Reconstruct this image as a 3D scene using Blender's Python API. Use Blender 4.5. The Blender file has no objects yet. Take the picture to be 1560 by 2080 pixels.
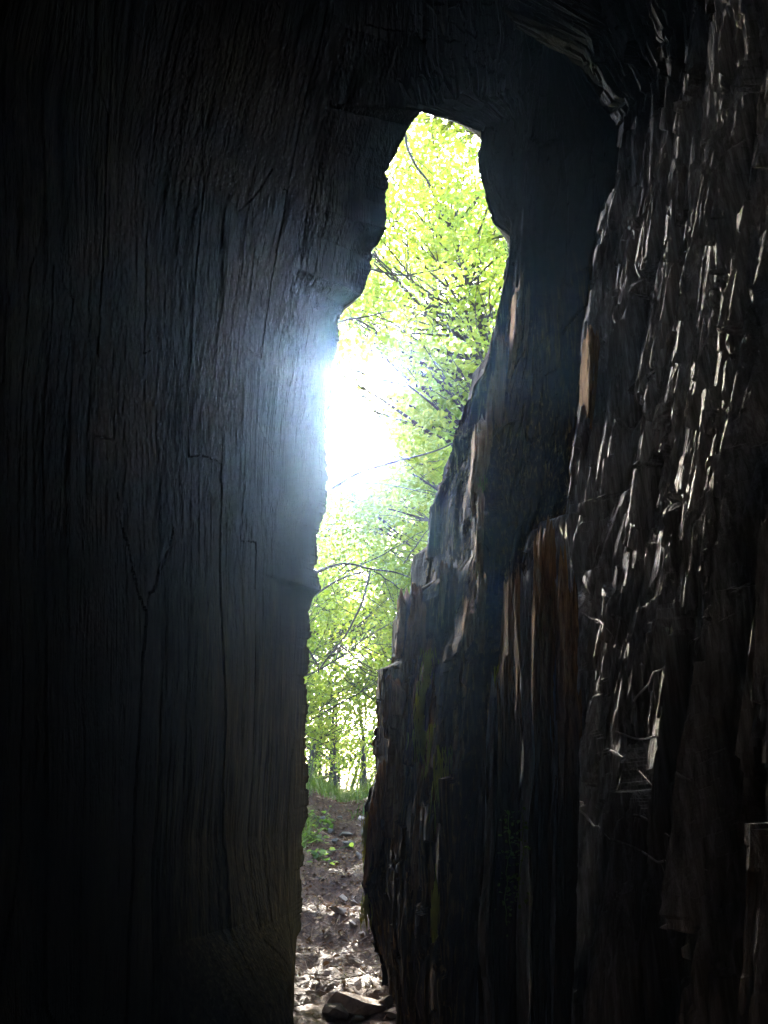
import bpy, math
import numpy as np
from mathutils import Vector

R = math.radians
scene = bpy.context.scene
col = scene.collection

# ------------------------------------------------------------------ camera, light, exposure
PITCH = R(19.0); CAMZ = 1.1; FPX = 1562.0
SUN_AZ = R(-2.0)          # measured from +Y, negative = left
SUN_EL = R(28.0)
cam = bpy.data.cameras.new('camera'); cam.sensor_fit = 'VERTICAL'; cam.sensor_height = 36.0
cam.lens = FPX / 2080.0 * 36.0; cam.clip_start = 0.02; cam.clip_end = 5000
co = bpy.data.objects.new('camera', cam); col.objects.link(co)
co.location = (0, 0, CAMZ); co.rotation_euler = (R(90) + PITCH, 0, 0)
scene.camera = co

world = bpy.data.worlds.new('World'); scene.world = world; world.use_nodes = True
wn = world.node_tree; bg = wn.nodes['Background']
sky = wn.nodes.new('ShaderNodeTexSky'); sky.sky_type = 'NISHITA'; sky.sun_disc = False
sky.sun_elevation = SUN_EL; sky.sun_rotation = SUN_AZ
sky.air_density = .8; sky.dust_density = 4.0; sky.ozone_density = .5
wn.links.new(sky.outputs[0], bg.inputs[0]); bg.inputs[1].default_value = 0.15
sl = bpy.data.lights.new('sun', 'SUN'); sl.energy = 3.5; sl.angle = R(0.5); sl.color = (1.0, 0.93, 0.82)
so = bpy.data.objects.new('sun', sl); col.objects.link(so)
SUND = Vector((math.sin(SUN_AZ) * math.cos(SUN_EL), math.cos(SUN_AZ) * math.cos(SUN_EL), math.sin(SUN_EL)))
so.rotation_euler = SUND.to_track_quat('Z', 'Y').to_euler()
scene.view_settings.view_transform = 'Standard'; scene.view_settings.look = 'None'
scene.view_settings.gamma = 1.0; scene.view_settings.exposure = 4.4
scene.cycles.max_bounces = 8; scene.cycles.diffuse_bounces = 5; scene.cycles.transmission_bounces = 6
scene.cycles.glossy_bounces = 3; scene.cycles.use_denoising = True
scene.cycles.sample_clamp_indirect = 6.0
scene.cycles.use_adaptive_sampling = False

# ------------------------------------------------------------------ helpers
def P(px, py, Y):
    """photo pixel seen at world depth Y -> world point"""
    a = (px - 780) / FPX; b = (1040 - py) / FPX
    dy = math.cos(PITCH) - b * math.sin(PITCH); dz = math.sin(PITCH) + b * math.cos(PITCH)
    t = Y / dy
    return (a * t, Y, CAMZ + dz * t)

def h01(i, j, s):
    s = int(s)
    i = np.asarray(i).astype(np.int64); j = np.asarray(j).astype(np.int64)
    h = (i * 374761393 + j * 668265263 + (s * 2147483647 % 4294967296) + 12345) & 0xffffffff
    h = ((h ^ (h >> 13)) * 1274126177) & 0xffffffff
    h = ((h ^ (h >> 15)) * 2246822519) & 0xffffffff
    return ((h ^ (h >> 16)) & 0xffffff) / float(0xffffff)

def vn(x, y, s=0):
    xi = np.floor(x); yi = np.floor(y); fx = x - xi; fy = y - yi
    fx = fx * fx * (3 - 2 * fx); fy = fy * fy * (3 - 2 * fy)
    a = h01(xi, yi, s); b = h01(xi + 1, yi, s); c = h01(xi, yi + 1, s); d = h01(xi + 1, yi + 1, s)
    return 2 * ((a * (1 - fx) + b * fx) * (1 - fy) + (c * (1 - fx) + d * fx) * fy) - 1

def fbm(x, y, s=0, o=4):
    r = 0; a = 1.0; t = 0
    for k in range(o):
        r = r + a * vn(x * 2 ** k, y * 2 ** k, s + k * 17); t += a; a *= .5
    return r / t

def brick(u, z, w, h, s, tilt=1.0):
    """wood breaking along the grain: tall flat plates with square-ish, slightly slanted ends -> depth per plate, distance to side"""
    a = u / w + 0.55 * vn(u / w * 0.7, z / h * 0.35, s + 5)
    i = np.floor(a); fa = a - i
    hh = h * (0.5 + 1.1 * h01(i, i * 0, s + 9))
    b = (z + h01(i, i * 0 + 3, s) * h * 3 + (h01(i, i * 0 + 5, s) - .5) * .5 * h * fa) / hh
    j = np.floor(b); fb = b - j
    e = np.minimum(fa, 1 - fa)
    v = h01(i, j, s + 2) + tilt * ((fa - .5) * (h01(i, j, s + 21) - .35) * 1.1 + (fb - .5) * (h01(i, j, s + 22) - .5) * .9)
    return v, e

def vor(x, y, s):
    xi = np.floor(x); yi = np.floor(y)
    d1 = np.full(x.shape, 9.0); d2 = np.full(x.shape, 9.0); val = np.zeros(x.shape)
    for dx in (-1, 0, 1):
        for dy in (-1, 0, 1):
            cx = xi + dx; cy = yi + dy
            px = cx + h01(cx, cy, s); py = cy + h01(cx, cy, s + 7)
            d = (px - x) ** 2 + (py - y) ** 2
            v = h01(cx, cy, s + 13)
            m = d < d1
            d2 = np.where(m, d1, np.minimum(d2, d)); d1 = np.where(m, d, d1); val = np.where(m, v, val)
    return val, np.sqrt(d2) - np.sqrt(d1)

def mk(name, V, F, mat, parent=None, smooth=False, loc=None):
    """V (N,3); F an (M,k) array or a list of such arrays -> ONE mesh object"""
    if not isinstance(F, list): F = [F]
    F = [np.asarray(f, dtype=np.int32) for f in F if len(f)]
    V = np.asarray(V, dtype=np.float32).reshape(-1, 3)
    if loc is not None: V = V - np.asarray(loc, dtype=np.float32)
    me = bpy.data.meshes.new(name)
    me.vertices.add(len(V)); me.vertices.foreach_set('co', V.ravel())
    nl = sum(f.size for f in F); npoly = sum(len(f) for f in F)
    me.loops.add(nl); me.loops.foreach_set('vertex_index', np.concatenate([f.ravel() for f in F]))
    me.polygons.add(npoly)
    tot = np.concatenate([np.full(len(f), f.shape[1], dtype=np.int32) for f in F])
    st = np.concatenate([[0], np.cumsum(tot)[:-1]]).astype(np.int32)
    me.polygons.foreach_set('loop_start', st)
    me.polygons.foreach_set('use_smooth', np.full(npoly, smooth, dtype=bool))
    me.update(calc_edges=True)
    me.validate()
    me.materials.append(mat)
    o = bpy.data.objects.new(name, me); col.objects.link(o)
    if parent is not None:
        o.parent = parent
    if loc is not None and parent is None: o.location = loc
    return o

def tag(o, label=None, cat=None, group=None, kind=None):
    if label: o['label'] = label
    if cat: o['category'] = cat
    if group: o['group'] = group
    if kind: o['kind'] = kind
    return o

def empty(name, loc=(0, 0, 0)):
    o = bpy.data.objects.new(name, None); col.objects.link(o); o.location = loc; o.empty_display_size = .2
    return o

class MB:
    def __init__(s): s.V = []; s.F = {}; s.n = 0
    def add(s, V, F):
        F = np.asarray(F); s.V.append(np.asarray(V, dtype=float)); s.F.setdefault(F.shape[1], []).append(F + s.n); s.n += len(V)
    def tube(s, pts, rad, k=7, cap=True):
        pts = np.asarray(pts, float); n = len(pts); rad = np.broadcast_to(rad, (n,))
        T = np.gradient(pts, axis=0); T /= np.linalg.norm(T, axis=1)[:, None] + 1e-9
        ref = np.array([0.31, 0.87, 0.12]) if abs(T[:, 1]).mean() < .8 else np.array([1., 0.1, 0.])
        A = np.cross(T, ref); A /= np.linalg.norm(A, axis=1)[:, None] + 1e-9
        B = np.cross(T, A)
        th = np.linspace(0, 2 * np.pi, k, endpoint=False)
        V = pts[:, None, :] + rad[:, None, None] * (np.cos(th)[None, :, None] * A[:, None, :] + np.sin(th)[None, :, None] * B[:, None, :])
        i = np.arange(n - 1)[:, None] * k; j = np.arange(k)[None, :]; j2 = (j + 1) % k
        F = np.stack([i + j, i + j2, i + k + j2, i + k + j], -1).reshape(-1, 4)
        s.add(V.reshape(-1, 3), F)
    def build(s, name, mat, parent=None, smooth=False, off=None):
        V = np.concatenate(s.V)
        if off is not None: V = V - np.asarray(off)
        return mk(name, V, [np.concatenate(f) for f in s.F.values()], mat, parent, smooth)

def curve(pts, n, wob=0.0, rng=None):
    """smooth polyline through pts"""
    pts = np.asarray(pts, float); d = np.r_[0, np.cumsum(np.linalg.norm(np.diff(pts, axis=0), axis=1))]
    t = np.linspace(0, d[-1], n)
    o = np.stack([np.interp(t, d, pts[:, k]) for k in range(3)], 1)
    for _ in range(max(1, n // 12)):
        o[1:-1] = (o[:-2] + o[1:-1] * 2 + o[2:]) / 4
    if wob and rng is not None:
        w = rng.normal(0, wob, (n, 3))
        for _ in range(2): w[1:-1] = (w[:-2] + w[1:-1] + w[2:]) / 3
        w[0] = 0
        o = o + w
    return o

# ------------------------------------------------------------------ materials
class NT:
    def __init__(s, name):
        s.m = bpy.data.materials.new(name); s.m.use_nodes = True; s.t = s.m.node_tree
        s.b = s.t.nodes['Principled BSDF']; s.out = s.t.nodes['Material Output']
    def n(s, typ, **kw):
        nd = s.t.nodes.new(typ)
        for k, v in kw.items():
            if k in nd.inputs: nd.inputs[k].default_value = v
            else: setattr(nd, k, v)
        return nd
    def l(s, a, b): s.t.links.new(a, b)
    def coords(s, scale, rot=(0, 0, 0)):
        g = s.n('ShaderNodeNewGeometry'); mp = s.n('ShaderNodeMapping'); mp.inputs['Scale'].default_value = scale
        mp.inputs['Rotation'].default_value = rot
        s.l(g.outputs['Position'], mp.inputs['Vector']); return mp.outputs[0]
    def noise(s, vec, scale=1, detail=4, rough=.6, dist=0.0):
        nd = s.n('ShaderNodeTexNoise', Scale=scale, Detail=detail, Roughness=rough, Distortion=dist); s.l(vec, nd.inputs['Vector']); return nd.outputs['Fac']
    def ramp(s, fac, stops):
        r = s.n('ShaderNodeValToRGB'); e = r.color_ramp.elements
        while len(e) < len(stops): e.new(.5)
        for k, (p, c) in enumerate(stops):
            e[k].position = p; e[k].color = (*c, 1) if len(c) == 3 else c
        s.l(fac, r.inputs[0]); return r.outputs[0]
    def mix(s, fac, a, b):
        m = s.n('ShaderNodeMix'); m.data_type = 'RGBA'
        if hasattr(fac, 'node'): s.l(fac, m.inputs[0])
        else: m.inputs[0].default_value = fac
        for v, k in ((a, 6), (b, 7)):
            if hasattr(v, 'node'): s.l(v, m.inputs[k])
            else: m.inputs[k].default_value = (*v, 1)
        return m.outputs[2]
    def math(s, op, a, b=0.0, clamp=False):
        m = s.n('ShaderNodeMath'); m.operation = op; m.use_clamp = clamp
        for v, k in ((a, 0), (b, 1)):
            if hasattr(v, 'node'): s.l(v, m.inputs[k])
            else: m.inputs[k].default_value = v
        return m.outputs[0]
    def bump(s, h, strength=.5, dist=.01):
        b = s.n('ShaderNodeBump', Strength=strength, Distance=dist); s.l(h, b.inputs['Height']); s.l(b.outputs[0], s.b.inputs['Normal'])

G3 = lambda v: (v, v, v)

def wood_mat(name, dark, mid, light, moss=0.3, rough=(.32, .7), goldy=0.0, spec=.6):
    n = NT(name)
    fine = n.noise(n.coords((70, 70, 3.2)), 1, 5, .65, .3)
    broad = n.noise(n.coords((9, 9, 1.1)), 1, 4, .6, .6)
    grit = n.noise(n.coords((60, 60, 30)), 1, 4, .7)
    c = n.ramp(fine, [(.25, dark), (.5, mid), (.8, light)])
    c = n.mix(n.ramp(broad, [(.35, G3(0)), (.7, G3(.75))]), c, dark)
    if goldy:
        gm = n.ramp(n.noise(n.coords((14, 14, 1.6)), 1, 3, .6), [(.5, G3(0)), (.66, G3(goldy))])
        c = n.mix(gm, c, (.24, .14, .05))
    if moss:
        mm = n.ramp(n.noise(n.coords((4.5, 4.5, 1.3)), 1, 6, .75, .5), [(.52, G3(0)), (.68, G3(moss))])
        mc = n.ramp(grit, [(.3, (.018, .028, .008)), (.7, (.09, .10, .02))])
        c = n.mix(mm, c, mc)
    if name == 'weathered_wood':   # far jamb and recess: shade and golden lit grain put into the colour
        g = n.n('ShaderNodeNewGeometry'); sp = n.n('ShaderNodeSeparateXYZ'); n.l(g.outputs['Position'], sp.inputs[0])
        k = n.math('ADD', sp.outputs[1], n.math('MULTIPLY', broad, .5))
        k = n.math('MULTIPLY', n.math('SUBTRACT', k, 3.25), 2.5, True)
        kz = n.math('MULTIPLY', n.math('SUBTRACT', n.math('ADD', sp.outputs[2], n.math('MULTIPLY', broad, .5)), 4.0), 2.0, True)  # darkens with height: shade of the arch and ceiling painted in
        jamb_shade = n.ramp(fine, [(.3, (.012, .009, .006)), (.54, (.060, .037, .015)), (.78, (.42, .24, .07))])
        c = n.mix(k, c, jamb_shade); c = n.mix(kz, c, (.012, .010, .008))
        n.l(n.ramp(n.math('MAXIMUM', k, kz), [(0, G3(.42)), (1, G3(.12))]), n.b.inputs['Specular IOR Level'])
    if name == 'shaded_char_wood':      # olive brown wood low beside the gap, its grazing light put into the colour
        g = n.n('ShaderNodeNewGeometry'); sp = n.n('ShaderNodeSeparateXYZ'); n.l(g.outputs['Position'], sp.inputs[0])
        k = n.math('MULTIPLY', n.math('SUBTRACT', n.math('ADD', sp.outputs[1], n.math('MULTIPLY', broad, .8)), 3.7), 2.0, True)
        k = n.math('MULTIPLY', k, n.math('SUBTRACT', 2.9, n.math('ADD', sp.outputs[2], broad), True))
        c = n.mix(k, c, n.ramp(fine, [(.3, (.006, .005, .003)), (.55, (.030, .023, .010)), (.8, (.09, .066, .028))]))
    if name == 'splintered_wood':   # darker again towards the foot of the near ridge
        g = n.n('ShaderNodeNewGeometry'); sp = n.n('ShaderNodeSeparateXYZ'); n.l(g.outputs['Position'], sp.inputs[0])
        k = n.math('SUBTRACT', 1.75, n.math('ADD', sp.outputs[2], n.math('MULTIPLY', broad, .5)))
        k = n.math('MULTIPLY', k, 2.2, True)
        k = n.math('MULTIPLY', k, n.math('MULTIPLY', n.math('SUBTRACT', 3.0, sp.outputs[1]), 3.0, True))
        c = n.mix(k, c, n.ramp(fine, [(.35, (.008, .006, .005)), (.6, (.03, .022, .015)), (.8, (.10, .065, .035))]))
    n.l(c, n.b.inputs['Base Color'])
    rr = n.ramp(n.noise(n.coords((6, 6, 2)), 1, 5, .7), [(.3, G3(rough[0])), (.7, G3(rough[1]))])
    if name == 'weathered_wood': rr = n.math('MAXIMUM', rr, n.math('MULTIPLY', k, .68))
    n.l(rr, n.b.inputs['Roughness'])
    n.b.inputs['Specular IOR Level'].default_value = spec
    h = n.math('ADD', n.math('MULTIPLY', fine, 1.0), n.math('MULTIPLY', grit, .45))
    n.bump(h, 1.0, .012)
    return n.m

M = {}
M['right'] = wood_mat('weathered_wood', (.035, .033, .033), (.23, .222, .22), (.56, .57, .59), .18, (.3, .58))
M['left'] = wood_mat('shaded_char_wood', (.002, .0018, .0016), (.007, .006, .005), (.022, .017, .012), .08, (.75, .95), 0, 0.0)  # charred left wall, blackened further in colour for its shade
M['gold'] = wood_mat('splintered_wood', (.03, .016, .008), (.34, .19, .085), (.72, .43, .18), .3, (.7, .95), .2, .1)  # golden wood, lightened in place of sun that misses the splinters
M['bark'] = wood_mat('bark', (.012, .009, .007), (.035, .027, .02), (.07, .055, .042), .4, (.7, .9), 0, .2)
M['trunk'] = wood_mat('branch_bark', (.02, .016, .012), (.05, .04, .03), (.09, .075, .055), .4, (.7, .9))

def leaf_mat(name, c1, c2, t1, t2, amt=.55):
    n = NT(name)
    v = n.noise(n.coords((9, 9, 9)), 1, 2, .6)
    v2 = n.noise(n.coords((.9, .9, .9)), 1, 2, .6)
    w = n.math('ADD', n.math('MULTIPLY', v, .5), n.math('MULTIPLY', v2, .5))
    n.l(n.ramp(w, [(.38, c1), (.62, c2)]), n.b.inputs['Base Color'])
    n.b.inputs['Roughness'].default_value = .45
    tr = n.n('ShaderNodeBsdfTranslucent'); n.l(n.ramp(w, [(.38, t1), (.62, t2)]), tr.inputs[0])
    mx = n.n('ShaderNodeMixShader'); mx.inputs[0].default_value = amt
    n.l(n.b.outputs[0], mx.inputs[1]); n.l(tr.outputs[0], mx.inputs[2]); n.l(mx.outputs[0], n.out.inputs[0])
    return n.m
M['leaf'] = leaf_mat('leaf_bright', (.05, .09, .015), (.10, .14, .02), (.28, .46, .05), (.60, .68, .09))
M['leaf_mid'] = leaf_mat('leaf_mid', (.04, .08, .015), (.08, .12, .02), (.18, .36, .05), (.44, .58, .08))
M['leaf_far'] = leaf_mat('leaf_far', (.035, .07, .02), (.08, .12, .03), (.18, .34, .08), (.42, .54, .12))
M['grass'] = leaf_mat('grass', (.03, .07, .012), (.08, .13, .02), (.10, .22, .02), (.25, .36, .04), .4)
M['moss'] = leaf_mat('moss', (.11, .13, .015), (.30, .28, .04), (.20, .24, .02), (.48, .46, .06), .4)
M['litter'] = leaf_mat('dry_leaf', (.05, .02, .008), (.19, .09, .038), (.10, .05, .02), (.2, .12, .05), .15)

def earth_mat():
    n = NT('forest_soil')
    a = n.noise(n.coords((7, 7, 7)), 1, 8, .7); b = n.noise(n.coords((45, 45, 45)), 1, 5, .7)
    c = n.ramp(b, [(.3, (.018, .008, .003)), (.55, (.095, .036, .011)), (.75, (.26, .125, .045))])
    c = n.mix(n.ramp(a, [(.4, G3(0)), (.65, G3(.8))]), c, (.06, .03, .014))
    n.l(c, n.b.inputs['Base Color'])
    n.l(n.ramp(a, [(.35, G3(.35)), (.6, G3(.85))]), n.b.inputs['Roughness'])
    n.bump(n.math('ADD', a, n.math('MULTIPLY', b, .6)), 1.0, .03)
    return n.m
M['earth'] = earth_mat()
def stone_mat(name, a, b):
    n = NT(name)
    x = n.noise(n.coords((22, 22, 22)), 1, 7, .7); y = n.noise(n.coords((4, 4, 4)), 1, 4, .6)
    c = n.mix(n.ramp(y, [(.4, G3(0)), (.6, G3(.7))]), n.ramp(x, [(.3, a), (.7, b)]), (.06, .045, .03))
    n.l(c, n.b.inputs['Base Color']); n.b.inputs['Roughness'].default_value = .7
    n.bump(x, .8, .01); return n.m
M['stone'] = stone_mat('stone', (.22, .15, .10), (.58, .45, .33))
M['stone_grey'] = stone_mat('grey_stone', (.05, .042, .03), (.17, .14, .10))

# ------------------------------------------------------------------ ground
def ground_h(x, y):
    x = np.asarray(x, float); y = np.asarray(y, float)
    h = np.interp(y, [-60, 3.4, 4.3, 4.8, 5.2, 6.0, 7.5, 9.0, 12, 20, 60, 300, 2500],
                  [-.1, -.02, .03, .10, .20, .37, .59, .80, .82, .55, -.8, -8, -60])
    st = np.clip((y - 4.9) / .5, 0, 1) * np.clip((9.2 - y) / .5, 0, 1)
    h = h + st * .06 * np.sin(y * 7.5 + x * 1.5 + .6 * np.sin(3 * x)) 
    pc = -.32 + (y - 4.8) * -.02
    d = np.abs(x - pc)
    bank = np.where(x < pc, .42, .30) * np.clip((d - .08) / .9, 0, 1) ** 1.1 * np.clip((y - 4.9) / 1.0, 0, 1)
    h = h + bank
    near = np.exp(-(np.maximum(0, np.hypot(x, y - 5) - 6) / 8) ** 2)
    h = h + near * (.06 * fbm(x * 3.1, y * 3.1, 3, 4) + .035 * fbm(x * 11, y * 11, 8, 4) + .03 * (np.abs(fbm(x * 6, y * 6, 18, 3)) - .2))
    far = np.clip((np.hypot(x, y) - 15) / 40, 0, 1)
    h = h + far * 1.2 * fbm(x * .05, y * .05, 4, 3)
    return h

def axis(lim_in0, lim_in1, step, lo, hi, nfar):
    a = np.arange(lim_in0, lim_in1 + 1e-6, step)
    l = lim_in0 - np.geomspace(step, lim_in0 - lo, nfar)[::-1]
    r = lim_in1 + np.geomspace(step, hi - lim_in1, nfar)
    return np.r_[l, a, r]
gx = axis(-1.6, 1.6, .013, -150, 150, 60); gy = axis(3.2, 9.4, .014, -150, 150, 70)
X, Y = np.meshgrid(gx, gy)
V = np.stack([X, Y, ground_h(X, Y)], -1).reshape(-1, 3)
nx = len(gx); ny = len(gy)
i = np.arange(ny - 1)[:, None] * nx; j = np.arange(nx - 1)[None, :]
F = np.stack([i + j, i + j + 1, i + nx + j + 1, i + nx + j], -1).reshape(-1, 4)
tag(mk('ground', V, F, M['earth'], smooth=True), 'brown forest soil rising out of the hollow to a grassy crest', None, None, 'structure')

# ------------------------------------------------------------------ the hollow tree
def kcurve(pts):
    w = np.array([P(*p) if len(p) == 3 else p[:3] for p in pts])
    return w[np.argsort(w[:, 2])]

ZB, ZT = -.35, 9.2
def dome(x, y, z):
    k = np.clip((z - 5.5) / 3.75, 0, 1); s = np.sqrt(np.maximum(1 - k * k, 0.0))
    return .3 + (x - .3) * s, 1.6 + (y - 1.6) * s

def wall(knots, segs, dz, disp, smooth=2, rs=0):
    """knots: list of curves (x,y as functions of z); returns a displaced sheet (rows z, columns along the path)"""
    z = np.arange(ZB, ZT, dz)
    K = np.stack([np.stack([np.interp(z, c[:, 2], c[:, 0]), np.interp(z, c[:, 2], c[:, 1])], -1) for c in knots], 1)  # R,K,2
    cols = [K[:, 0:1]]
    for s, n in enumerate(segs):
        t = np.linspace(0, 1, n + 1)[1:][None, :, None]
        cols.append(K[:, s:s + 1] * (1 - t) + K[:, s + 1:s + 2] * t)
    Q = np.concatenate(cols, 1)
    for _ in range(smooth):
        Q[:, 1:-1] = (Q[:, :-2] + 2 * Q[:, 1:-1] + Q[:, 2:]) / 4
    x, y = dome(Q[..., 0], Q[..., 1], z[:, None]); Q = np.stack([x, y], -1)
    mean = Q[(z > 0) & (z < 5)].mean(0)
    u = np.r_[0, np.cumsum(np.linalg.norm(np.diff(mean, axis=0), axis=1))]
    # smoothed path normals
    S = Q.copy()
    for _ in range(40): S[:, 1:-1] = (S[:, :-2] + S[:, 1:-1] + S[:, 2:]) / 3
    T = np.gradient(S, axis=1); T /= np.linalg.norm(T, axis=2)[..., None] + 1e-9
    N = np.stack([-T[..., 1], T[..., 0]], -1)
    U, Z = np.meshgrid(u, z)
    d = disp(U, Z)
    if rs:   # torn lip
        Q[..., 0] += rag(Z + .1 * U, abs(rs)) * np.exp(-U / .05) * np.clip((5.55 - Z) / .05, 0, 1)
    Q = Q + N * d[..., None]
    V = np.concatenate([Q, Z[..., None]], -1)
    r, c = U.shape
    i = np.arange(r - 1)[:, None] * c; j = np.arange(c - 1)[None, :]
    F = np.stack([i + j, i + j + 1, i + c + j + 1, i + c + j], -1).reshape(-1, 4)
    return V, F

def chisel(U, Z, s, big=.05, mid=.028, small=.010, grain=.0035, lump=.07, warp=1.0, vo=1.0, ck=1.0):
    wu = U + .05 * fbm(U * 2.2, Z * .8, s + 1, 3) + warp * .010 * fbm(U * 11, Z * 2, s + 2, 3)
    wz = Z + .10 * fbm(U * 3, Z * 2, s + 3, 3) + .03 * fbm(U * 20, Z * 6, s + 4, 2)
    b1, e1 = brick(wu, wz, .15, .95, s); b2, e2 = brick(wu + .37, wz, .058, .50, s + 40); b3, e3 = brick(wu, wz + .3, .021, .22, s + 80)
    v1, f1 = vor(wu / .10, wz / .62, s + 11)
    v2, f2 = vor(wu / .034 + .3 * b2, wz / .30, s + 23)
    d = big * (b1 - .5) * 1.6 + mid * (b2 - .5) * 1.8 + small * (b3 - .5) * 2 + vo * (big * (v1 - .5) + mid * .8 * (v2 - .5))
    crack = np.clip(vn(U * 4, Z * 1.5, s + 50) + .5, 0, 1)
    d = d + ck * (big * .7 * np.exp(-(f1 / .06) ** 2) + big * .5 * np.exp(-(e1 / .06) ** 2)) * crack
    d = d + lump * fbm(U * 1.7, Z * .9, s + 6, 3) + grain * fbm(wu * 110, Z * 5, s + 7, 2) + .0022 * fbm(U * 40, Z * 14, s + 8, 3)
    return d

rg = [(852,225,4.1),(862,229,4.1),(882,236,4.1),(906,240,4.1),(930,250,4.1),(955,262,4.1),(975,268,4.1),(972,340,4.2),(985,400,4.25),(1006,455,4.3),(1036,482,4.3),(1030,560,4.35),(1020,610,4.4),(1000,680,4.4),(990,740,4.45),
      (972,796,4.45),(942,824,4.5),(925,900,4.5),(910,970,4.55),(880,1030,4.6),(870,1150,4.6),(866,1192,4.6),(812,1222,4.65),(804,1250,4.65),
      (800,1350,4.7),(767,1364,4.7),(765,1500,4.7),(760,1560,4.7),(745,1640,4.7),(742,1750,4.65),(738,1800,4.6),(746,1850,4.6),(765,1920,4.6),(775,1975,4.6),(780,2250,4.6)]
lg = [(850,226,4.1),(830,255,4.2),(808,310,4.25),(782,350,4.3),(786,420,4.4),(782,465,4.4),(752,530,4.5),(738,600,4.5),(700,625,4.55),(688,660,4.6),(683,720,4.6),(672,800,4.6),
      (665,900,4.7),(660,1030,4.7),(646,1080,4.75),(640,1140,4.75),(648,1200,4.75),(634,1208,4.8),(628,1300,4.8),(621,1370,4.8),(619,1480,4.8),(625,1540,4.8),
      (622,1640,4.8),(618,1720,4.8),(612,1830,4.8),(600,1980,4.8),(590,2300,4.8)]
def rag(z, s_):
    st = h01(np.floor(z / .075 + .9 * vn(z * 7, z * 0, s_)), z * 0, s_) - .5
    st2 = h01(np.floor(z / .022), z * 0, s_ + 4) - .5
    return .024 * st + .006 * st2 + .012 * vn(z * 9, z * 0, s_ + 1) + .004 * vn(z * 80, z * 0, s_ + 2)
top = P(848, 221, 4.08)
rgc = kcurve(rg); lgc = kcurve(lg)
rgc = np.vstack([rgc, [top[0] - .08, top[1], top[2] + .02], [top[0] - .2, top[1], top[2] + .4], [top[0] - .2, top[1], 9.3]])
lgc = np.vstack([lgc, [top[0] + .08, top[1] + .02, top[2] + .02], [top[0] + .2, top[1] + .03, top[2] + .4], [top[0] + .2, top[1] + .03, 9.3]])

KR = [rgc,
      kcurve([(1110,60,3.9),(1075,250,3.95),(1062,420,4.0),(1056,560,4.0),(1036,700,4.0),(1012,800,4.05),(996,900,4.05),(984,1000,3.85),(988,1090,3.7),(978,1200,3.6),(962,1350,3.5),(950,1500,3.5),(930,1700,3.5),(905,2200,3.5)]),
      kcurve([(1120,60,3.9),(1110,250,4.0),(1100,560,4.15),(1080,800,4.2),(1050,1000,4.1),(1030,1200,3.9),(1000,1350,3.7),(975,1500,3.6),(950,1700,3.6),(925,2200,3.6)]),
      kcurve([(1150,60,3.7),(1300,250,3.7),(1300,560,3.8),(1270,800,3.8),(1250,1000,3.8),(1180,1120,3.8),(1120,1300,3.7),(1060,1450,3.6),(1000,1700,3.6),(960,2200,3.5)]),
      kcurve([(1040,20,3.4),(1200,100,3.3),(1285,230,3.2),(1262,400,3.15),(1232,560,3.15),(1210,680,3.15),(1190,870,3.15),(1166,1066,3.15),(1098,1082,3.2),(1062,1180,3.2),(1040,1350,3.2),(1015,1500,3.2),(990,1700,3.2),(960,2200,3.15)]),
      kcurve([(1450,0,2.4),(1420,400,2.35),(1370,800,2.3),(1330,1200,2.27),(1270,1600,2.27),(1210,2200,2.25)]),
      kcurve([(1680,-100,1.42),(1640,600,1.33),(1600,1040,1.27),(1560,1500,1.27),(1520,2300,1.27)]),
      np.array([[.66, .5, -1], [.74, .5, 9.3]]), np.array([[.8, -.7, -1], [.8, -.7, 9.3]]), np.array([[0, -1.3, -1], [0, -1.3, 9.3]])]
KL = [lgc,
      kcurve([(700,60,3.9),(640,300,4.1),(580,600,4.2),(545,900,4.25),(530,1200,4.3),(515,1700,4.3),(535,1880,4.25),(585,2000,4.15),(600,2300,3.9)]),
      kcurve([(540,0,3.3),(450,400,3.5),(420,800,3.6),(425,1100,3.7),(410,1700,3.75),(425,1900,3.7),(520,2080,3.5),(560,2300,3.3)]),
      kcurve([(400,0,2.9),(330,400,3.2),(310,800,3.3),(320,1100,3.4),(300,1600,3.4),(290,2300,3.4)]),
      kcurve([(220,0,2.5),(200,600,2.65),(190,1200,2.7),(170,2300,2.7)]),
      kcurve([(-60,0,1.9),(-60,1000,2.0),(-60,2300,2.0)]),
      np.array([[-1.25, .8, -1], [-1.2, .8, 9.3]]), np.array([[-1.0, -.6, -1], [-1.0, -.6, 9.3]]), np.array([[0, -1.3, -1], [0, -1.3, 9.3]])]

tree = empty('hollow_tree', (0, 0, 0))
tag(tree, 'huge dark hollow tree trunk split open by a tall ragged gap, seen from inside', 'tree')
def dR(U, Z):
    d = chisel(U, Z, 100, .062, .034, .010, .002, .045, .25, .3)
    w = np.interp(U, [0, .25, .9, 1.2], [.35, .6, .6, 1.0])
    # the recess is smooth, the walls round it broken
    rec = np.clip(1 - np.abs(U - 1.15) / .45, 0, 1) * np.clip((Z - 2.2) / .4, 0, 1)
    return d * w * (1 - .8 * rec) + .03 * np.clip((1.4 - Z) / 1.0, 0, 1) * fbm(U * 6, Z * 5, 77, 4)
def dL(U, Z):
    d = .06 * fbm(U * 1.7, Z * .7, 306, 3) + .022 * fbm(U * 7, Z * .45, 310, 3) + .008 * fbm(U * 26, Z * .9, 311, 3) + .002 * fbm(U * 90, Z * 4, 312, 2) + .012 * (brick(U, Z, .22, 2.2, 313, .6)[0] - .5)
    w = np.interp(U, [0, .3, .8], [.12, .6, 1.0])
    return d * w
V, F = wall(KR, [130, 70, 60, 130, 300, 300, 60, 30, 20], .007, dR, 2, 3)
mk('inner_wall', V, F, M['right'], tree)
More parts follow.
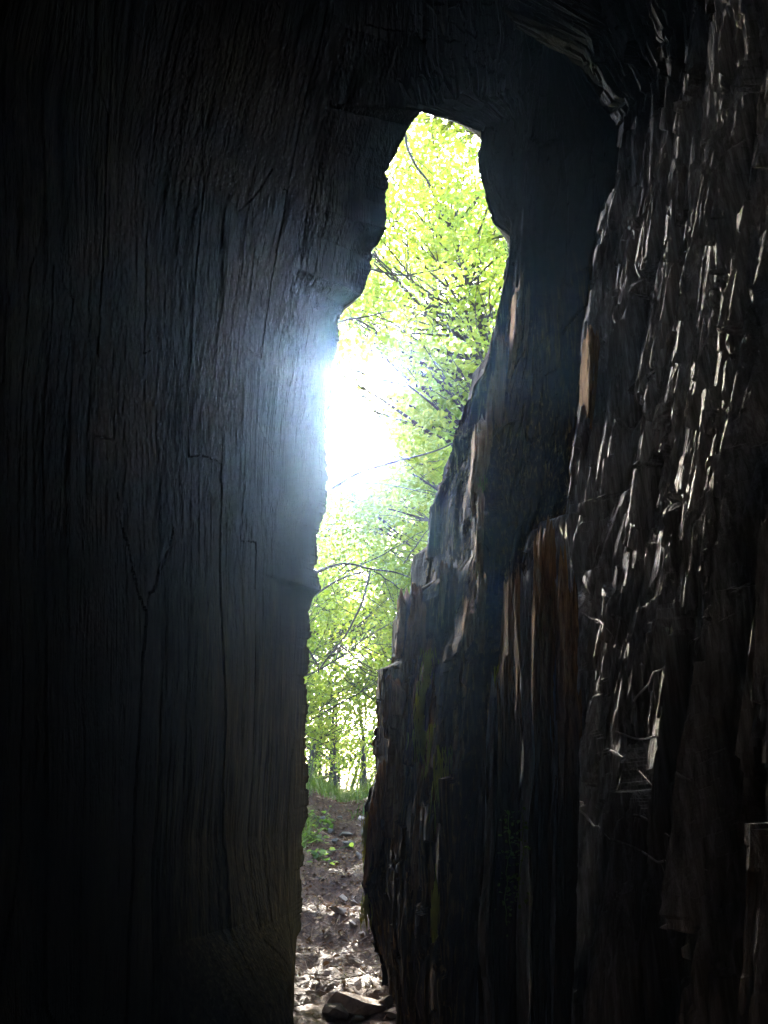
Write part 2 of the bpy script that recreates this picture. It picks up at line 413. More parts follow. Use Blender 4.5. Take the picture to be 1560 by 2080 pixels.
VR = V.reshape(-1, 3); _f = VR[:, 1] * math.cos(PITCH) + (VR[:, 2] - CAMZ) * math.sin(PITCH); _u = -VR[:, 1] * math.sin(PITCH) + (VR[:, 2] - CAMZ) * math.cos(PITCH)
VRp = np.stack([780 + FPX * VR[:, 0] / np.maximum(_f, .01), 1040 - FPX * _u / np.maximum(_f, .01)], 1); _ok = _f > .3
def on_wall(px, py, out=.006):
    m = _ok & (np.abs(VRp[:, 0] - px) < 6) & (np.abs(VRp[:, 1] - py) < 6)
    if not m.any(): return np.array(P(px, py, 2.0))
    p = VR[m][np.argmin(_f[m])]
    return p * 1.0 + np.array([-out, 0, 0])
KLn = KL
V, F = wall(KLn, [110, 110, 90, 90, 140, 60, 30, 20], .009, lambda U, Z: -dL(U, Z), 2, 9)
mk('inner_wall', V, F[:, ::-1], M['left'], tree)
# outside of the trunk, a thick shell joined to the lips of the gap
def bark_side(sgn, g):
    mk_ = lambda dx, y: np.array([[dx, y, -1], [dx, y, 9.3]])
    g2 = g.copy(); g2[:, 0] += sgn * .10; g2[:, 1] += np.interp(g2[:, 2], [4.5, 5.1], [.22, .02]); g2[:, 2] += .34 * (g2[:, 2] > 0)
    ks = [g, g2, np.array([[sgn * 1.25, 5.1, -1], [sgn * 1.25, 5.1, 4.3], [sgn * 1.1, 4.1, 5.1], [sgn * 1.1, 4.0, 9.3]]), mk_(sgn * 2.1, 3.2), mk_(sgn * 2.3, .8), mk_(sgn * 1.6, -1.6), mk_(0, -2.5)]
    k0 = [np.array(k, float) for k in ks]
    f = lambda U, Z: sgn * -1 * (.07 * fbm(U * 5, Z * .8, 55, 4) + .02 * fbm(U * 40, Z * 5, 56, 3)) * np.clip(U / .3, 0, 1)
    return wall(k0, [24, 40, 60, 50, 40, 40], .012, f, 2, 3 if sgn > 0 else 9)
for sgn, g in ((1, rgc), (-1, lgc)):
    V, F = bark_side(sgn, g)
    mk('bark', V, F, M['bark'], tree)

# broken upright splinters standing off the wall
rng = np.random.default_rng(5)
def splinter(base, topz, w, d, lean, seed, mat, name='splinter'):
    """jagged upright board of torn wood; base (x,y,z) centre"""
    bx, by, bz = base; H = topz - bz
    rows = max(12, int(H / .012)); k = 32
    th = np.linspace(0, 2 * np.pi, k, endpoint=False)
    rs_ = np.random.default_rng(seed * 7 + 1)
    nc = 5; ca = np.sort(rs_.uniform(0, 2 * np.pi, nc) * .35 + np.arange(nc) / nc * 2 * np.pi * .8)   # angular section
    cr = rs_.uniform(.7, 1.15, nc); pv_ = np.stack([np.cos(ca) * cr, np.sin(ca) * cr], 1); pv_ = np.vstack([pv_, pv_[:1]])
    ci = np.interp(np.linspace(0, nc, k, endpoint=False), np.arange(nc + 1), pv_[:, 0]); cj = np.interp(np.linspace(0, nc, k, endpoint=False), np.arange(nc + 1), pv_[:, 1])
    th = np.linspace(0, 2 * np.pi, k, endpoint=False) + .01
    yaw = rs_.uniform(-.35, .05)
    ex = np.sign(np.cos(th)) * np.abs(np.cos(th)) ** .3 * w / 2; ey = np.sign(np.sin(th)) * np.abs(np.sin(th)) ** .3 * d / 2
    cx = ex * math.cos(yaw) - ey * math.sin(yaw); cy = ex * math.sin(yaw) + ey * math.cos(yaw)
    zz = np.linspace(0, 1, rows)[:, None]
    col_ = np.arange(k)[None, :] * 1.0
    stp = h01(np.floor(zz * H / .09 + col_ * .9 + 1.2 * vn(zz * H * 5, col_ * .3, seed)), np.floor(col_ / 2), seed + 4)
    gr = .80 + .34 * stp + .10 * vn(col_ * .9, zz * H * 7, seed + 3) + .05 * vn(col_ * 3, zz * H * 40, seed + 6)
    tp = np.interp(zz, [0, .25, .7, .93, 1], [.6, .95, 1, .95, rs_.uniform(.5, .85)])
    x = bx + cx[None] * gr * tp + lean[0] * zz * H + .01 * vn(zz * H * 5, zz * 0, seed + 5)
    y = by + cy[None] * gr * tp + lean[1] * zz * H
    jag = .06 * vn(col_ * 1.3, zz * 0, seed + 9) * zz ** 4
    z = bz + zz * H + jag
    V = np.stack([x, y, z], -1).reshape(-1, 3)
    i = np.arange(rows - 1)[:, None] * k; j = np.arange(k)[None, :]; j2 = (j + 1) % k
    F = np.stack([i + j, i + j2, i + k + j2, i + k + j], -1).reshape(-1, 4)
    c = V[-k:].mean(0) + [0, 0, -.01]; V = np.vstack([V, c]); n = len(V) - 1; o = (rows - 1) * k
    F2 = np.array([[o + a, o + (a + 1) % k, n] for a in range(k)])
    return mk(name, V, [F, F2], mat, tree)

# (px, py_top, py_bottom, Y, width m, depth m)
spl = [(1142,1082,1560,3.10,.075,.06),(1124,1076,1400,3.16,.030,.05),(1104,1082,1520,3.20,.050,.06),(1084,1180,1540,3.22,.045,.05),(1068,1106,1200,3.30,.016,.02),
       (1052,1178,1500,3.26,.034,.04),(1036,1185,1600,3.30,.030,.05),(1118,1290,1600,3.04,.040,.05),(1140,1400,1640,3.0,.05,.04),(1030,1340,1700,3.28,.035,.05),
       (1004,1420,1800,3.34,.05,.05),(1198,690,860,3.02,.022,.05),(1212,700,880,3.0,.012,.05),(1178,1040,1500,3.08,.05,.06),(1160,1200,1600,3.02,.03,.05),
       (985,860,1080,4.0,.05,.06),(968,880,1060,4.05,.035,.05),(978,1010,1260,4.02,.035,.05),(1000,780,900,3.96,.03,.05),(1020,700,860,3.95,.03,.05),(1046,600,760,3.92,.03,.05),
       (1075,590,720,3.9,.022,.03),(1062,560,700,3.92,.02,.03),(984,1180,1330,4.0,.04,.04),(960,1250,1480,4.05,.04,.05),
       (842,1272,1420,4.50,.05,.06),(866,1315,1500,4.40,.06,.07),(858,1260,1400,4.52,.03,.05),(820,1215,1340,4.60,.07,.08),(849,1200,1320,4.60,.05,.06),
       (812,1392,1560,4.45,.09,.10),(797,1385,1500,4.52,.04,.06),(850,1395,1600,4.36,.03,.05),(884,1400,1580,4.30,.04,.05),(880,1440,1640,4.26,.05,.06),(815,1400,1700,4.42,.06,.08),
       (945,1420,1650,4.02,.03,.04),(925,1500,1800,4.0,.05,.06),(905,1560,1900,4.05,.05,.05),(860,1560,1820,4.2,.05,.05),(778,1560,1760,4.58,.03,.05),(757,1640,1800,4.62,.03,.05),
       (742,1790,1880,4.66,.02,.0),(760,1870,1975,4.62,.02,.0)]
def wallY(px, t):
    # depth of the torn wall face seen at this column: near slab on the right, jamb of the gap on the left
    r = (px - 780) / FPX
    if px > 1000:
        sx = np.interp(t, [1066, 1180, 1350, 1700], [1150, 1062, 1040, 990]); a = (sx - 780) / FPX
        x0, y0, x1, y1 = a * 3.2, 3.2, .80, 2.27
    else:
        gx_ = np.interp(t, [800, 1030, 1200, 1370, 1700], [970, 880, 812, 767, 745]); fx_ = np.interp(t, [800, 1100, 1500, 1800], [1012, 985, 950, 925])
        x0, y0, x1, y1 = (gx_ - 780) / FPX * 4.65, 4.65, (fx_ - 780) / FPX * 3.55, 3.55
    k = (r * y0 - x0) / ((x1 - x0) - r * (y1 - y0))
    return y0 + (y1 - y0) * float(np.clip(k, 0, 1))
r5 = np.random.default_rng(77)
spl = [a for a in spl if not (a[0] > 1000 and a[1] > 1000)]
# a ridge of torn upright splinters standing on the floor in front of the right wall
ridge = [(1150,1082,.034,.10,2.22),(1124,1076,.020,.12,2.20),(1108,1083,.022,.10,2.16),(1092,1112,.012,.06,2.2),(1076,1182,.026,.12,2.15),(1056,1178,.016,.09,2.18),(1040,1190,.016,.11,2.12),
         (1026,1345,.020,.10,2.10),(1008,1405,.022,.12,2.10),(990,1520,.02,.10,2.14),(975,1640,.02,.10,2.12),(1160,1200,.03,.10,2.10),(1136,1285,.022,.10,2.06),(1168,1420,.04,.10,2.04)]
for _ in range(16):
    px = r5.uniform(985, 1165); t0 = np.interp(px, [985, 1005, 1025, 1045, 1080, 1165], [1540, 1410, 1345, 1200, 1130, 1085])
    ridge.append((px, t0 + abs(r5.normal(0, 190)) + 40, r5.uniform(.010, .028), r5.uniform(.04, .13), r5.uniform(2.03, 2.2)))
for q, (px, t, w, d, Yd) in enumerate(ridge):
    pt = P(px, t, Yd); bx = pt[0] * (.70 if px < 1200 else .8); zb = -.06; H = pt[2] - zb
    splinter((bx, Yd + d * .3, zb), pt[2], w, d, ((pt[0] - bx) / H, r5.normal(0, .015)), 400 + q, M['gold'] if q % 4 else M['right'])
for _ in range(30):     # the jamb
    t = r5.uniform(1150, 1750); lo = np.interp(t, [1150, 1370, 1700], [885, 790, 760]); px = r5.uniform(lo, 965)
    spl.append((px, t, t + r5.uniform(100, 300), 0, r5.uniform(.012, .05), r5.uniform(.01, .05)))
for q, (px, t, b, Yd, w, d) in enumerate(spl):
    if px < 805 and b > 1800: continue
    d = .08 + 2.0 * d
    if t > 1000: Yd = wallY(px, t) + d * .30 - (.05 if px > 1000 else .03)
    else: Yd += d * .5 - .10
    pt = P(px, t, Yd); pb = P(px - (b - t) * .06, b, Yd)
    gold = q < 46 and (px < 1180 or t < 900) or q % 3 == 0
    H = pt[2] - pb[2]
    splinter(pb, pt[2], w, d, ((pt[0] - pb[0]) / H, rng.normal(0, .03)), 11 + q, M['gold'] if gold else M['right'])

# ------------------------------------------------------------------ leaves
def leaf_cloud(C, size, rng, aspect=.62, flat=.5):
    """C (N,3) centres -> 6 sided leaves"""
    n = len(C)
    nrm = rng.normal(0, 1, (n, 3)); nrm[:, 2] = np.abs(nrm[:, 2]) + flat; nrm /= np.linalg.norm(nrm, axis=1)[:, None]
    a = rng.normal(0, 1, (n, 3)); a -= (a * nrm).sum(1)[:, None] * nrm; a /= np.linalg.norm(a, axis=1)[:, None]
    b = np.cross(nrm, a)
    s = size * rng.uniform(.6, 1.35, n)
    prof = np.array([(-.5, 0), (-.22, .42), (.15, .40), (.5, 0), (.15, -.40), (-.22, -.42)])
    V = C[:, None] + s[:, None, None] * (prof[None, :, 0:1] * a[:, None] + aspect * prof[None, :, 1:2] * b[:, None])
    V = V + (np.abs(prof[:, 1]) * .25)[None, :, None] * s[:, None, None] * nrm[:, None]
    base = np.arange(n)[:, None] * 6
    F = np.concatenate([base + np.array([[0, 1, 2, 3]]), base + np.array([[0, 3, 4, 5]])])
    return V.reshape(-1, 3), F

def in_corridor(c, r):
    """open lane in the canopy through which the sun reaches the hollow"""
    s = np.array(SUND); t = (c[..., 1] - 4.7) / s[1]
    q = c - t[..., None] * s
    a = np.hypot((q[..., 0] + .20) / (r * .78), (q[..., 2] - 3.1) / (r * 1.7)) < 1
    b = np.hypot((q[..., 0] + .16) / .36, (q[..., 2] - .16) / .60) < 1
    return a | (b & (np.sin(q[..., 0] * 41 + q[..., 2] * 23 + c[..., 1] * 3) > -.9))

def make_tree(name, label, group, base, h, crown, nclump, nleaf, lsize, mat, seed, tr=.1, lane=.0, csz=.55, cat='tree', extra=None):
    rng = np.random.default_rng(seed)
    bz = float(ground_h(base[0], base[1])) - .05
    b = np.array([base[0], base[1], bz])
    root = empty(name, b); tag(root, label, cat, group)
    (cx, cy, cz), (rx, ry, rz) = crown
    topp = np.array([cx, cy, cz + rz * .5])
    tp = curve([b, b + (topp - b) * [.25, .25, .4], b + (topp - b) * [.7, .7, .7], topp], 40, .04 * h / 8, rng)
    tb = MB(); tb.tube(tp, np.linspace(tr, tr * .18, 40), 9)
    C = []
    while len(C) < nclump:
        p = rng.normal(0, 1, 3); p /= np.linalg.norm(p); p *= rng.uniform(.25, 1) ** .6
        c = np.array([cx, cy, cz]) + p * [rx, ry, rz]
        if c[2] < bz + .3: continue
        if lane and in_corridor(c, lane): 
            if rng.random() < .9: nclump -= 1; continue
        C.append(c)
    L = []
    for c in C:
        k = int(np.clip(np.searchsorted(tp[:, 2], c[2] - .45 * np.hypot(c[0] - cx, c[1] - cy) - .2), 4, 38))
        st = tp[k]
        m = (st + c) / 2 + [0, 0, -.1 * np.linalg.norm(c - st)]
        lb = curve([st, m, c], 14, .02 * np.linalg.norm(c - st), rng)
        r0 = tr * .4 * (1 - k / 50)
        tb.tube(lb, np.linspace(r0, max(.004, r0 * .2), 14), 6)
        for kk in range(5):
            e = c + rng.normal(0, csz * .7, 3)
            if kk < 3: tb.tube(curve([lb[-4], (lb[-1] + e) / 2, e], 6, .02, rng), np.linspace(.005, .002, 6) * max(1, tr / .13), 4)
            L.append(e + rng.normal(0, csz * .32, (nleaf // 5, 3)) * [1, 1, .55])
    L = np.concatenate(L)
    if lane: L = L[~(in_corridor(L, lane * .8) & (rng.random(len(L)) < .85))]
    # nothing grows inside the hollow trunk
    L = L[(np.hypot(L[:, 0] / 2.3, (L[:, 1] - 1.3) / 4.1) > 1) & (L[:, 2] > ground_h(L[:, 0], L[:, 1]) + .03)]
    tb.build('trunk', M['trunk'], root, True, b)
    V, F = leaf_cloud(L, lsize, rng)
    mk('crown', V - b, F, mat, root)
    return root

LANE = .62
T = [
 ('broadleaf_tree', 'tall bright green tree whose sunlit leaves fill the top of the gap', (2.6, 9.0), 9, ((.9, 8.6, 6.8), (2.3, 1.8, 2.9)), 170, 210, .078, 'leaf', .16),
 ('broadleaf_tree', 'yellow green tree leaning across the right middle of the gap', (3.0, 11.5), 8, ((1.2, 11.2, 4.4), (2.2, 1.6, 2.6)), 150, 200, .08, 'leaf', .13),
 ('broadleaf_tree', 'mid green tree with crossing limbs behind the left edge of the gap', (-3.2, 12.5), 9, ((-1.4, 12.4, 4.2), (2.3, 1.8, 2.8)), 150, 220, .068, 'leaf_mid', .15),
 ('broadleaf_tree', 'darker tree rising behind the sunlit crown at the top of the gap', (.6, 15.5), 15, ((1.2, 15.0, 10.2), (3.4, 2.2, 4.8)), 190, 220, .09, 'leaf_mid', .2),
 ('broadleaf_tree', 'pale hazy tree deep in the wood, seen through the middle of the gap', (1.2, 20), 12, ((1.0, 20, 5.6), (3.6, 2.6, 3.8)), 150, 220, .11, 'leaf_far', .2),
 ('broadleaf_tree', 'tall tree far behind on the left of the gap with blown out sky above', (-4.5, 22), 12, ((-3.4, 22, 6.6), (2.8, 2.6, 3.4)), 90, 200, .11, 'leaf_far', .2),
 ('shrub', 'low leafy bush in the lower gap left of the mossy ledge', (-1.6, 8.8), 3, ((-1.0, 8.9, 2.5), (1.3, .8, 1.15)), 80, 190, .045, 'leaf', .04),
 ('shrub', 'low bright bush in the lower gap behind the mossy ledge', (.5, 9.8), 3, ((.1, 9.8, 2.75), (1.1, .8, 1.15)), 75, 190, .048, 'leaf', .04),
]
for q, (nm, lb, base, h, crown, nc, nl, ls, mt, tr) in enumerate(T):
    make_tree(nm, lb, 'leafy trees beyond the gap' if nm != 'shrub' else 'bushes on the slope', base, h, crown, nc, nl, ls, M[mt], 40 + q, tr, LANE * (1 if base[1] < 18 else 1.0), .5 if nm != 'shrub' else .3, 'tree' if nm != 'shrub' else 'bush')

for q, (px, Yd, zc) in enumerate([(640, 12.5, 1.25), (735, 13.5, 1.3), (690, 17, 1.6)]):
    p = P(px, 1600, Yd)
    make_tree('shrub', ['low twiggy undergrowth at the left foot of the saplings', 'low twiggy undergrowth at the right foot of the saplings', 'pale undergrowth far behind the saplings'][q], 'undergrowth below the saplings',
              (p[0], Yd), 1.2, ((p[0], Yd, zc), (.9, .5, .5)), 34, 60, .05, M['leaf_mid'], 170 + q, .02, 0, .22, 'bush')

# side trees for the light round the trunk
for q, (x, y) in enumerate([(-6, 9), (6.5, 10), (-8, 15), (7, 17)]):
    make_tree('broadleaf_tree', ['tree standing off to the left outside the trunk', 'tree standing off to the right outside the trunk', 'far tree on the left side of the wood', 'far tree on the right side of the wood'][q],
              "trees standing further out beside the trunk", (x, y), 9, ((x, y, 6), (2.6, 2.6, 3)), 50, 150, .14, M['leaf_mid'], 90 + q, .18, 0, .6)

# slender saplings seen against the bright sky low in the gap
rng = np.random.default_rng(21)
pos = ['furthest left', 'second from the left', 'third from the left', 'fourth from the left', 'fifth from the left', 'sixth from the left', 'just left of the middle', 'in the middle',
       'just right of the middle', 'seventh from the right', 'sixth from the right', 'fifth from the right', 'fourth from the right', 'third from the right', 'second from the right', 'furthest right']
for q in range(16):
    px = 622 + q * 8.6 + rng.uniform(-4, 4); Yd = 10.5 + (q * 7 % 16) * .62
    p = P(px, 1600, Yd); lean = rng.uniform(-.35, .9)
    make_tree('sapling', 'thin grey sapling %s among the poles low in the gap' % pos[q], 'saplings low in the gap', (p[0], Yd), 3.2,
              ((p[0] + lean, Yd, rng.uniform(1.9, 2.8)), (.6, .6, rng.uniform(.6, 1.1))), 10, 60, .045, M['leaf_mid'], 200 + q, rng.uniform(.025, .05), 0, .3, 'sapling')

# a tree just outside the left lip: its bare limbs cross the gap
bt = empty('bare_limbed_tree', (-1.6, 6.6, float(ground_h(-1.6, 6.6))))
tag(bt, 'dark bare branched tree just outside the left lip, its crooked limbs crossing the gap', 'tree')
B0 = np.array(bt.location)
mb = MB(); rb = np.random.default_rng(3)
mb.tube(curve([(-1.6, 6.6, B0[2] - .1), (-1.55, 6.6, 2.), (-1.7, 6.7, 4.5), (-1.5, 6.7, 7.5)], 40, .03, rb), np.linspace(.11, .05, 40), 9)
mb.build('trunk', M['trunk'], bt, True, B0)
limbs = [([(-1.58, 6.6, 2.4), P(600, 1180, 6.4), P(650, 1160, 6.3), P(700, 1140, 6.2), P(745, 1158, 6.2), P(800, 1160, 6.3), P(835, 1175, 6.3)], .022, .006),
         ([(-1.58, 6.6, 2.0), P(600, 1230, 6.3), P(640, 1208, 6.2), P(690, 1175, 6.2), P(750, 1158, 6.2)], .018, .007),
         ([P(752, 1160, 6.2), P(745, 1190, 6.15), P(725, 1250, 6.1), P(690, 1310, 6.0), P(660, 1345, 6.0), P(648, 1360, 6.0)], .010, .007),
         ([P(600, 1300, 6.0), P(628, 1322, 6.0), P(642, 1345, 6.0), P(648, 1360, 6.0)], .010, .007),
         ([(-1.6, 6.6, 3.1), P(620, 1020, 6.6), P(665, 1000, 6.6), P(715, 965, 6.7), P(770, 945, 6.8), P(850, 925, 6.9), P(905, 910, 7.0), P(960, 880, 7.0)], .016, .007),
         ([P(820, 1145, 6.6), P(850, 1100, 6.7), P(885, 1060, 6.8)], .006, .004), ([P(700, 1165, 6.3), P(790, 1120, 6.4), P(860, 1080, 6.5)], .006, .003),
         ([P(760, 1160, 6.2), P(790, 1180, 6.2), P(820, 1200, 6.2)], .007, .003), ([P(690, 1310, 6.0), P(720, 1335, 6.0), P(748, 1310, 6.05), P(760, 1290, 6.1)], .005, .003),
         ([(-1.6, 6.6, 5.0), P(660, 670, 6.5), P(700, 650, 6.5), P(760, 640, 6.6), P(800, 630, 6.8)], .02, .006),
         ([P(740, 545, 6.8), P(780, 555, 6.8), P(840, 560, 6.9), P(900, 600, 6.9), P(940, 650, 7.0)], .014, .005), ([P(760, 510, 6.8), P(785, 545, 6.8), P(830, 560, 6.9)], .010, .006),
         ([P(830, 560, 6.9), P(900, 545, 7.0), P(960, 515, 7.1)], .010, .004),
         ([P(825, 470, 7.2), P(832, 540, 7.1), P(840, 600, 7.0), P(850, 700, 7.0)], .006, .003),
         ([P(800, 215, 5.9), P(822, 270, 5.9), P(832, 310, 5.9), P(850, 345, 5.9), P(877, 378, 5.9)], .016, .010)]
for pts, r0, r1 in limbs:
    m = MB(); n = 26; m.tube(curve(pts, n, .008, rb), np.linspace(r0, r1, n), 7)
    for _ in range(4):
        c = curve(pts, n); k = rb.integers(6, n - 1); e = c[k] + rb.normal(0, .16, 3) + [0.05, 0, 0]
        m.tube(curve([c[k], (c[k] + e) / 2 + rb.normal(0, .02, 3), e], 8, .006, rb), np.linspace(.004, .0018, 8), 4)
    m.build('limb', M['trunk'], bt, True, B0)

# ------------------------------------------------------------------ ground cover, stones
rng = np.random.default_rng(8)
def blades(C, hgt, wid, rng, droop=.5, up=1.0):
    n = len(C); az = rng.uniform(0, 2 * np.pi, n); H = hgt * rng.uniform(.5, 1.4, n)
    dr = np.stack([np.cos(az), np.sin(az), np.zeros(n)], 1); sd = np.stack([-np.sin(az), np.cos(az), np.zeros(n)], 1)
    w = wid * rng.uniform(.6, 1.3, n)
    rows = []
    for t, ww in ((0, 1), (.5, .8), (1, .12)):
        c = C + dr * (droop * t * t * H)[:, None] + np.array([0, 0, 1]) * (up * H * (t - .25 * droop * t * t))[:, None]
        rows += [c - sd * (w * ww / 2)[:, None], c + sd * (w * ww / 2)[:, None]]
    V = np.stack(rows, 1); b = np.arange(n)[:, None] * 6
    F = np.concatenate([b + [[0, 1, 3, 2]], b + [[2, 3, 5, 4]]])
    return V.reshape(-1, 3), F
def on_ground(x, y, dz=0): return np.stack([x, y, ground_h(x, y) + dz], 1)
# grass on the crest and left bank
x = rng.uniform(-4, 4, 30000); y = rng.uniform(8.3, 14, 30000)
k = fbm(x * 1.7, y * 1.7, 61, 3) + np.clip((y - 9) * .4, -.5, .35) > .05; x = x[k]; y = y[k]
x2 = rng.normal(-.95, .22, 2600); y2 = rng.uniform(5.9, 7.6, 2600); k = x2 < -.62; x2 = x2[k]; y2 = y2[k]
V, F = blades(on_ground(np.r_[x, x2], np.r_[y, y2]), .15, .009, rng, .9)
x3 = rng.uniform(-2.5, 2, 1500); y3 = rng.uniform(8.8, 12, 1500); k = fbm(x3 * 3, y3 * 3, 66, 2) > .1
V3, F3 = blades(on_ground(x3[k], y3[k]), .38, .012, rng, .8); F = np.concatenate([F, F3 + len(V)]); V = np.concatenate([V, V3])
tag(mk('grass', V, F, M['grass']), 'short sunlit grass on the crest and bank outside the gap', None, None, 'stuff')
# leaf litter
n = 9000
x = rng.normal(-.35, .75, n); y = rng.uniform(3.2, 9.2, n)
k = y + .25 * rng.normal(0, 1, n) > 4.65; x = x[k]; y = y[k]
V, F = leaf_cloud(on_ground(x, y, .012), .036, rng, .55, 1.8)
m2 = MB(); m2.add(V, F)
for _ in range(420):
    x0, y0 = rng.normal(-.4, .4), rng.uniform(4.2, 8.8); a = rng.uniform(0, np.pi); l = rng.uniform(.03, .14)
    p0 = (x0, y0, float(ground_h(x0, y0)) + .01); x1, y1 = x0 + l * math.cos(a), y0 + l * math.sin(a); p1 = (x1, y1, float(ground_h(x1, y1)) + .018)
    m2.tube([p0, p1], .0025, 4)
tag(m2.build('leaf_litter', M['litter']), 'dry brown leaves and twigs scattered over the path', None, None, 'stuff')

def rock(px, py, Yd, sx, sy, sz, seed, label, mat='stone', rot=0., tilt=0., sink=.3, grp='loose stones on the path', ongr=True):
    rng = np.random.default_rng(seed)
    import bmesh
    bm = bmesh.new(); bmesh.ops.create_icosphere(bm, subdivisions=4, radius=1)
    pl = [Vector(rng.normal(0, 1, 3)).normalized() for _ in range(15)]; dd = rng.uniform(.34, .72, 15)
    for v in bm.verts:
        c = v.co.copy()
        for p_, d_ in zip(pl, dd):
            t = c.dot(p_)
            if t > d_: c -= p_ * (t - d_)
        v.co = c
    A = np.array([v.co[:] for v in bm.verts]); F = np.array([[v.index for v in f.verts] for f in bm.faces]); bm.free()
    A = A * (1 + .06 * fbm(A[:, 0] * 3 + A[:, 2] * 2, A[:, 1] * 3 - A[:, 2], seed, 4)[:, None])
    A = A * [sx / 2, sy / 2, sz / 2]
    c, s = math.cos(tilt), math.sin(tilt); A = A @ np.array([[c, 0, -s], [0, 1, 0], [s, 0, c]])
    c, s = math.cos(rot), math.sin(rot); A = A @ np.array([[c, s, 0], [-s, c, 0], [0, 0, 1]])
    p = P(px, py, Yd)
    if ongr: # find where the view line meets the ground
        for yy in np.arange(3.3, 10, .01):
            q = P(px, py, yy)
            if q[2] <= float(ground_h(q[0], yy)): p = q; break
        loc = (p[0], p[1], float(ground_h(p[0], p[1])) + sz * (.5 - sink))
    else: loc = p
    o = mk('stone', A, F, M[mat]); o.location = loc
    return tag(o, label, 'stone', grp)
stones = [
 (730, 2058, .30, .16, .10, 'large flat slab at the front of the stone pile on the hollow floor', 'stone', .1, .05),
 (712, 2036, .08, .08, .07, 'small pale stone standing on top of the pile', 'stone', .4, .3),
 (782, 2050, .14, .10, .05, 'thin slanted flake at the right end of the stone pile', 'stone', -.6, -.4),
 (675, 2066, .12, .10, .09, 'dim blocky stone at the left end of the stone pile', 'stone_grey', .3, .2),
 (805, 2066, .10, .07, .05, 'low broken stone below the slanted flake', 'stone', -.3, -.2),
 (722, 2078, .06, .05, .03, 'mossy chip at the bottom edge below the slab', 'stone_grey', 0, 0),
 (697, 1832, .085, .07, .06, 'pale upright stone on the middle of the path', 'stone', .4, .5),
 (718, 1838, .05, .05, .035, 'small tan stone right of the pale upright stone', 'stone', .8, .1),
 (690, 1855, .12, .07, .04, 'flat stone edging the lower dip of the path', 'stone', .1, 0),
 (730, 1745, .07, .06, .06, 'pale stone by the right wall below the step', 'stone', .4, .4),
 (700, 1700, .14, .09, .05, 'flat grey green slab forming the upper step', 'stone_grey', .1, .1),
 (672, 1692, .12, .09, .07, 'grey stone at the left end of the upper step', 'stone_grey', .5, .2),
 (680, 1715, .08, .06, .05, 'small wedge stone under the upper step', 'stone_grey', .8, .3),
 (710, 1722, .13, .10, .07, 'brown angular stone in the middle of the steps', 'stone_grey', .2, .2),
 (735, 1668, .10, .08, .06, 'pink tinted stone near the crest by the right wall', 'stone', .3, .2),
 (690, 1665, .09, .07, .05, 'half buried stone on the slope below the crest', 'stone_grey', .6, .1),
 (655, 1668, .11, .09, .06, 'pale stone in the bank below the grass', 'stone_grey', .9, .2),
 (668, 1738, .08, .06, .04, 'small stone at the foot of the grassy bank', 'stone', .2, .1),
 (650, 1790, .07, .06, .03, 'small dark stone near the left wall', 'stone_grey', .2, .1),
 (745, 1700, .12, .14, .16, 'dark upright stone leaning on the right wall', 'stone_grey', .2, .5),
 (715, 1880, .06, .05, .03, 'tiny stone above the sunlit patch of soil', 'stone', .1, .2),
 (735, 1905, .05, .04, .03, 'glinting pebble in the sunlit patch of soil', 'stone', .7, .2)]
for q, (px, py, sx, sy, sz, lb, mt, ro, ti) in enumerate(stones):
    if py > 2000: sx *= 1.5; sy *= 1.3; sz *= 1.5
    else: sx *= 1.25; sy *= 1.2; sz *= 1.35
    rock(px, py, 5, sx, sy, sz, 500 + q, lb, mt, ro, ti, grp='stones piled on the hollow floor' if py > 2000 else 'loose stones on the path')

# leafy ground plants on the left bank
for q, (px, py, n) in enumerate([(632, 1700, 40), (652, 1672, 30), (640, 1735, 26)]):
    for yy in np.arange(4.9, 10, .01):
        c = P(px, py, yy)
        if c[2] <= float(ground_h(c[0], yy)) + .03: break
    C = np.array(c) + rng.normal(0, .07, (n, 3)) * [1.2, 1, .7]; C[:, 2] = np.maximum(C[:, 2], ground_h(C[:, 0], C[:, 1]) + .03)
    root = empty('bank_plant', c); tag(root, ['broad leaved dark plant low on the left bank', 'broad leaved plant below the crest on the left bank', 'lowest leafy plant at the foot of the left bank'][q], 'plant', 'leafy plants on the left bank')
    m = MB()
    for e in C: m.tube(curve([c - np.array([0, 0, .06]), (np.array(c) + e) / 2, e], 5), .0018, 4)
    m.build('stem', M['grass'], root, False, c)
    V, F = leaf_cloud(C, .055, rng, .8, 1.5); mk('leaves', V - np.array(c), F, M['leaf_mid'], root)

# moss strands hanging down the broken wood
def strands(spots, name, label):
    m = MB(); r = np.random.default_rng(99)
    for px, py, Yd, w, L, n in spots:
        for _ in range(n):
            yy_ = wallY(px, py) - .07 if px < 1000 and py > 1000 else Yd - .05
            p = np.array(P(px + r.normal(0, w), py + r.uniform(-L * .3, L * .6), yy_)); p[1] += r.normal(0, .015)
            l = r.uniform(.3, 1) * L / FPX * Yd * .5
            e = p + [r.normal(0, .008), r.normal(0, .006), -l]
            m.tube(curve([p, (p + e) / 2 + [r.normal(0, .006), -.006, 0], e], 5), np.array([.0016, .0022, .002, .0014, .0006]) * 1.3, 3)
    return tag(m.build(name, M['moss']), label, None, None, 'stuff')
strands([(888, 1500, 4.2, 10, 110, 220), (860, 1420, 4.32, 9, 130, 220), (872, 1340, 4.36, 8, 80, 120), (912, 1560, 4.0, 14, 160, 180), (895, 1800, 3.96, 7, 160, 200), (745, 1680, 4.6, 4, 110, 90), (742, 1830, 4.58, 5, 60, 70), (978, 1000, 3.98, 5, 120, 80),
         (1020, 1400, 3.2, 7, 160, 120), (1140, 1500, 2.95, 8, 120, 90)], 'moss', 'yellow green moss hanging in strands on the broken wood right of the gap')
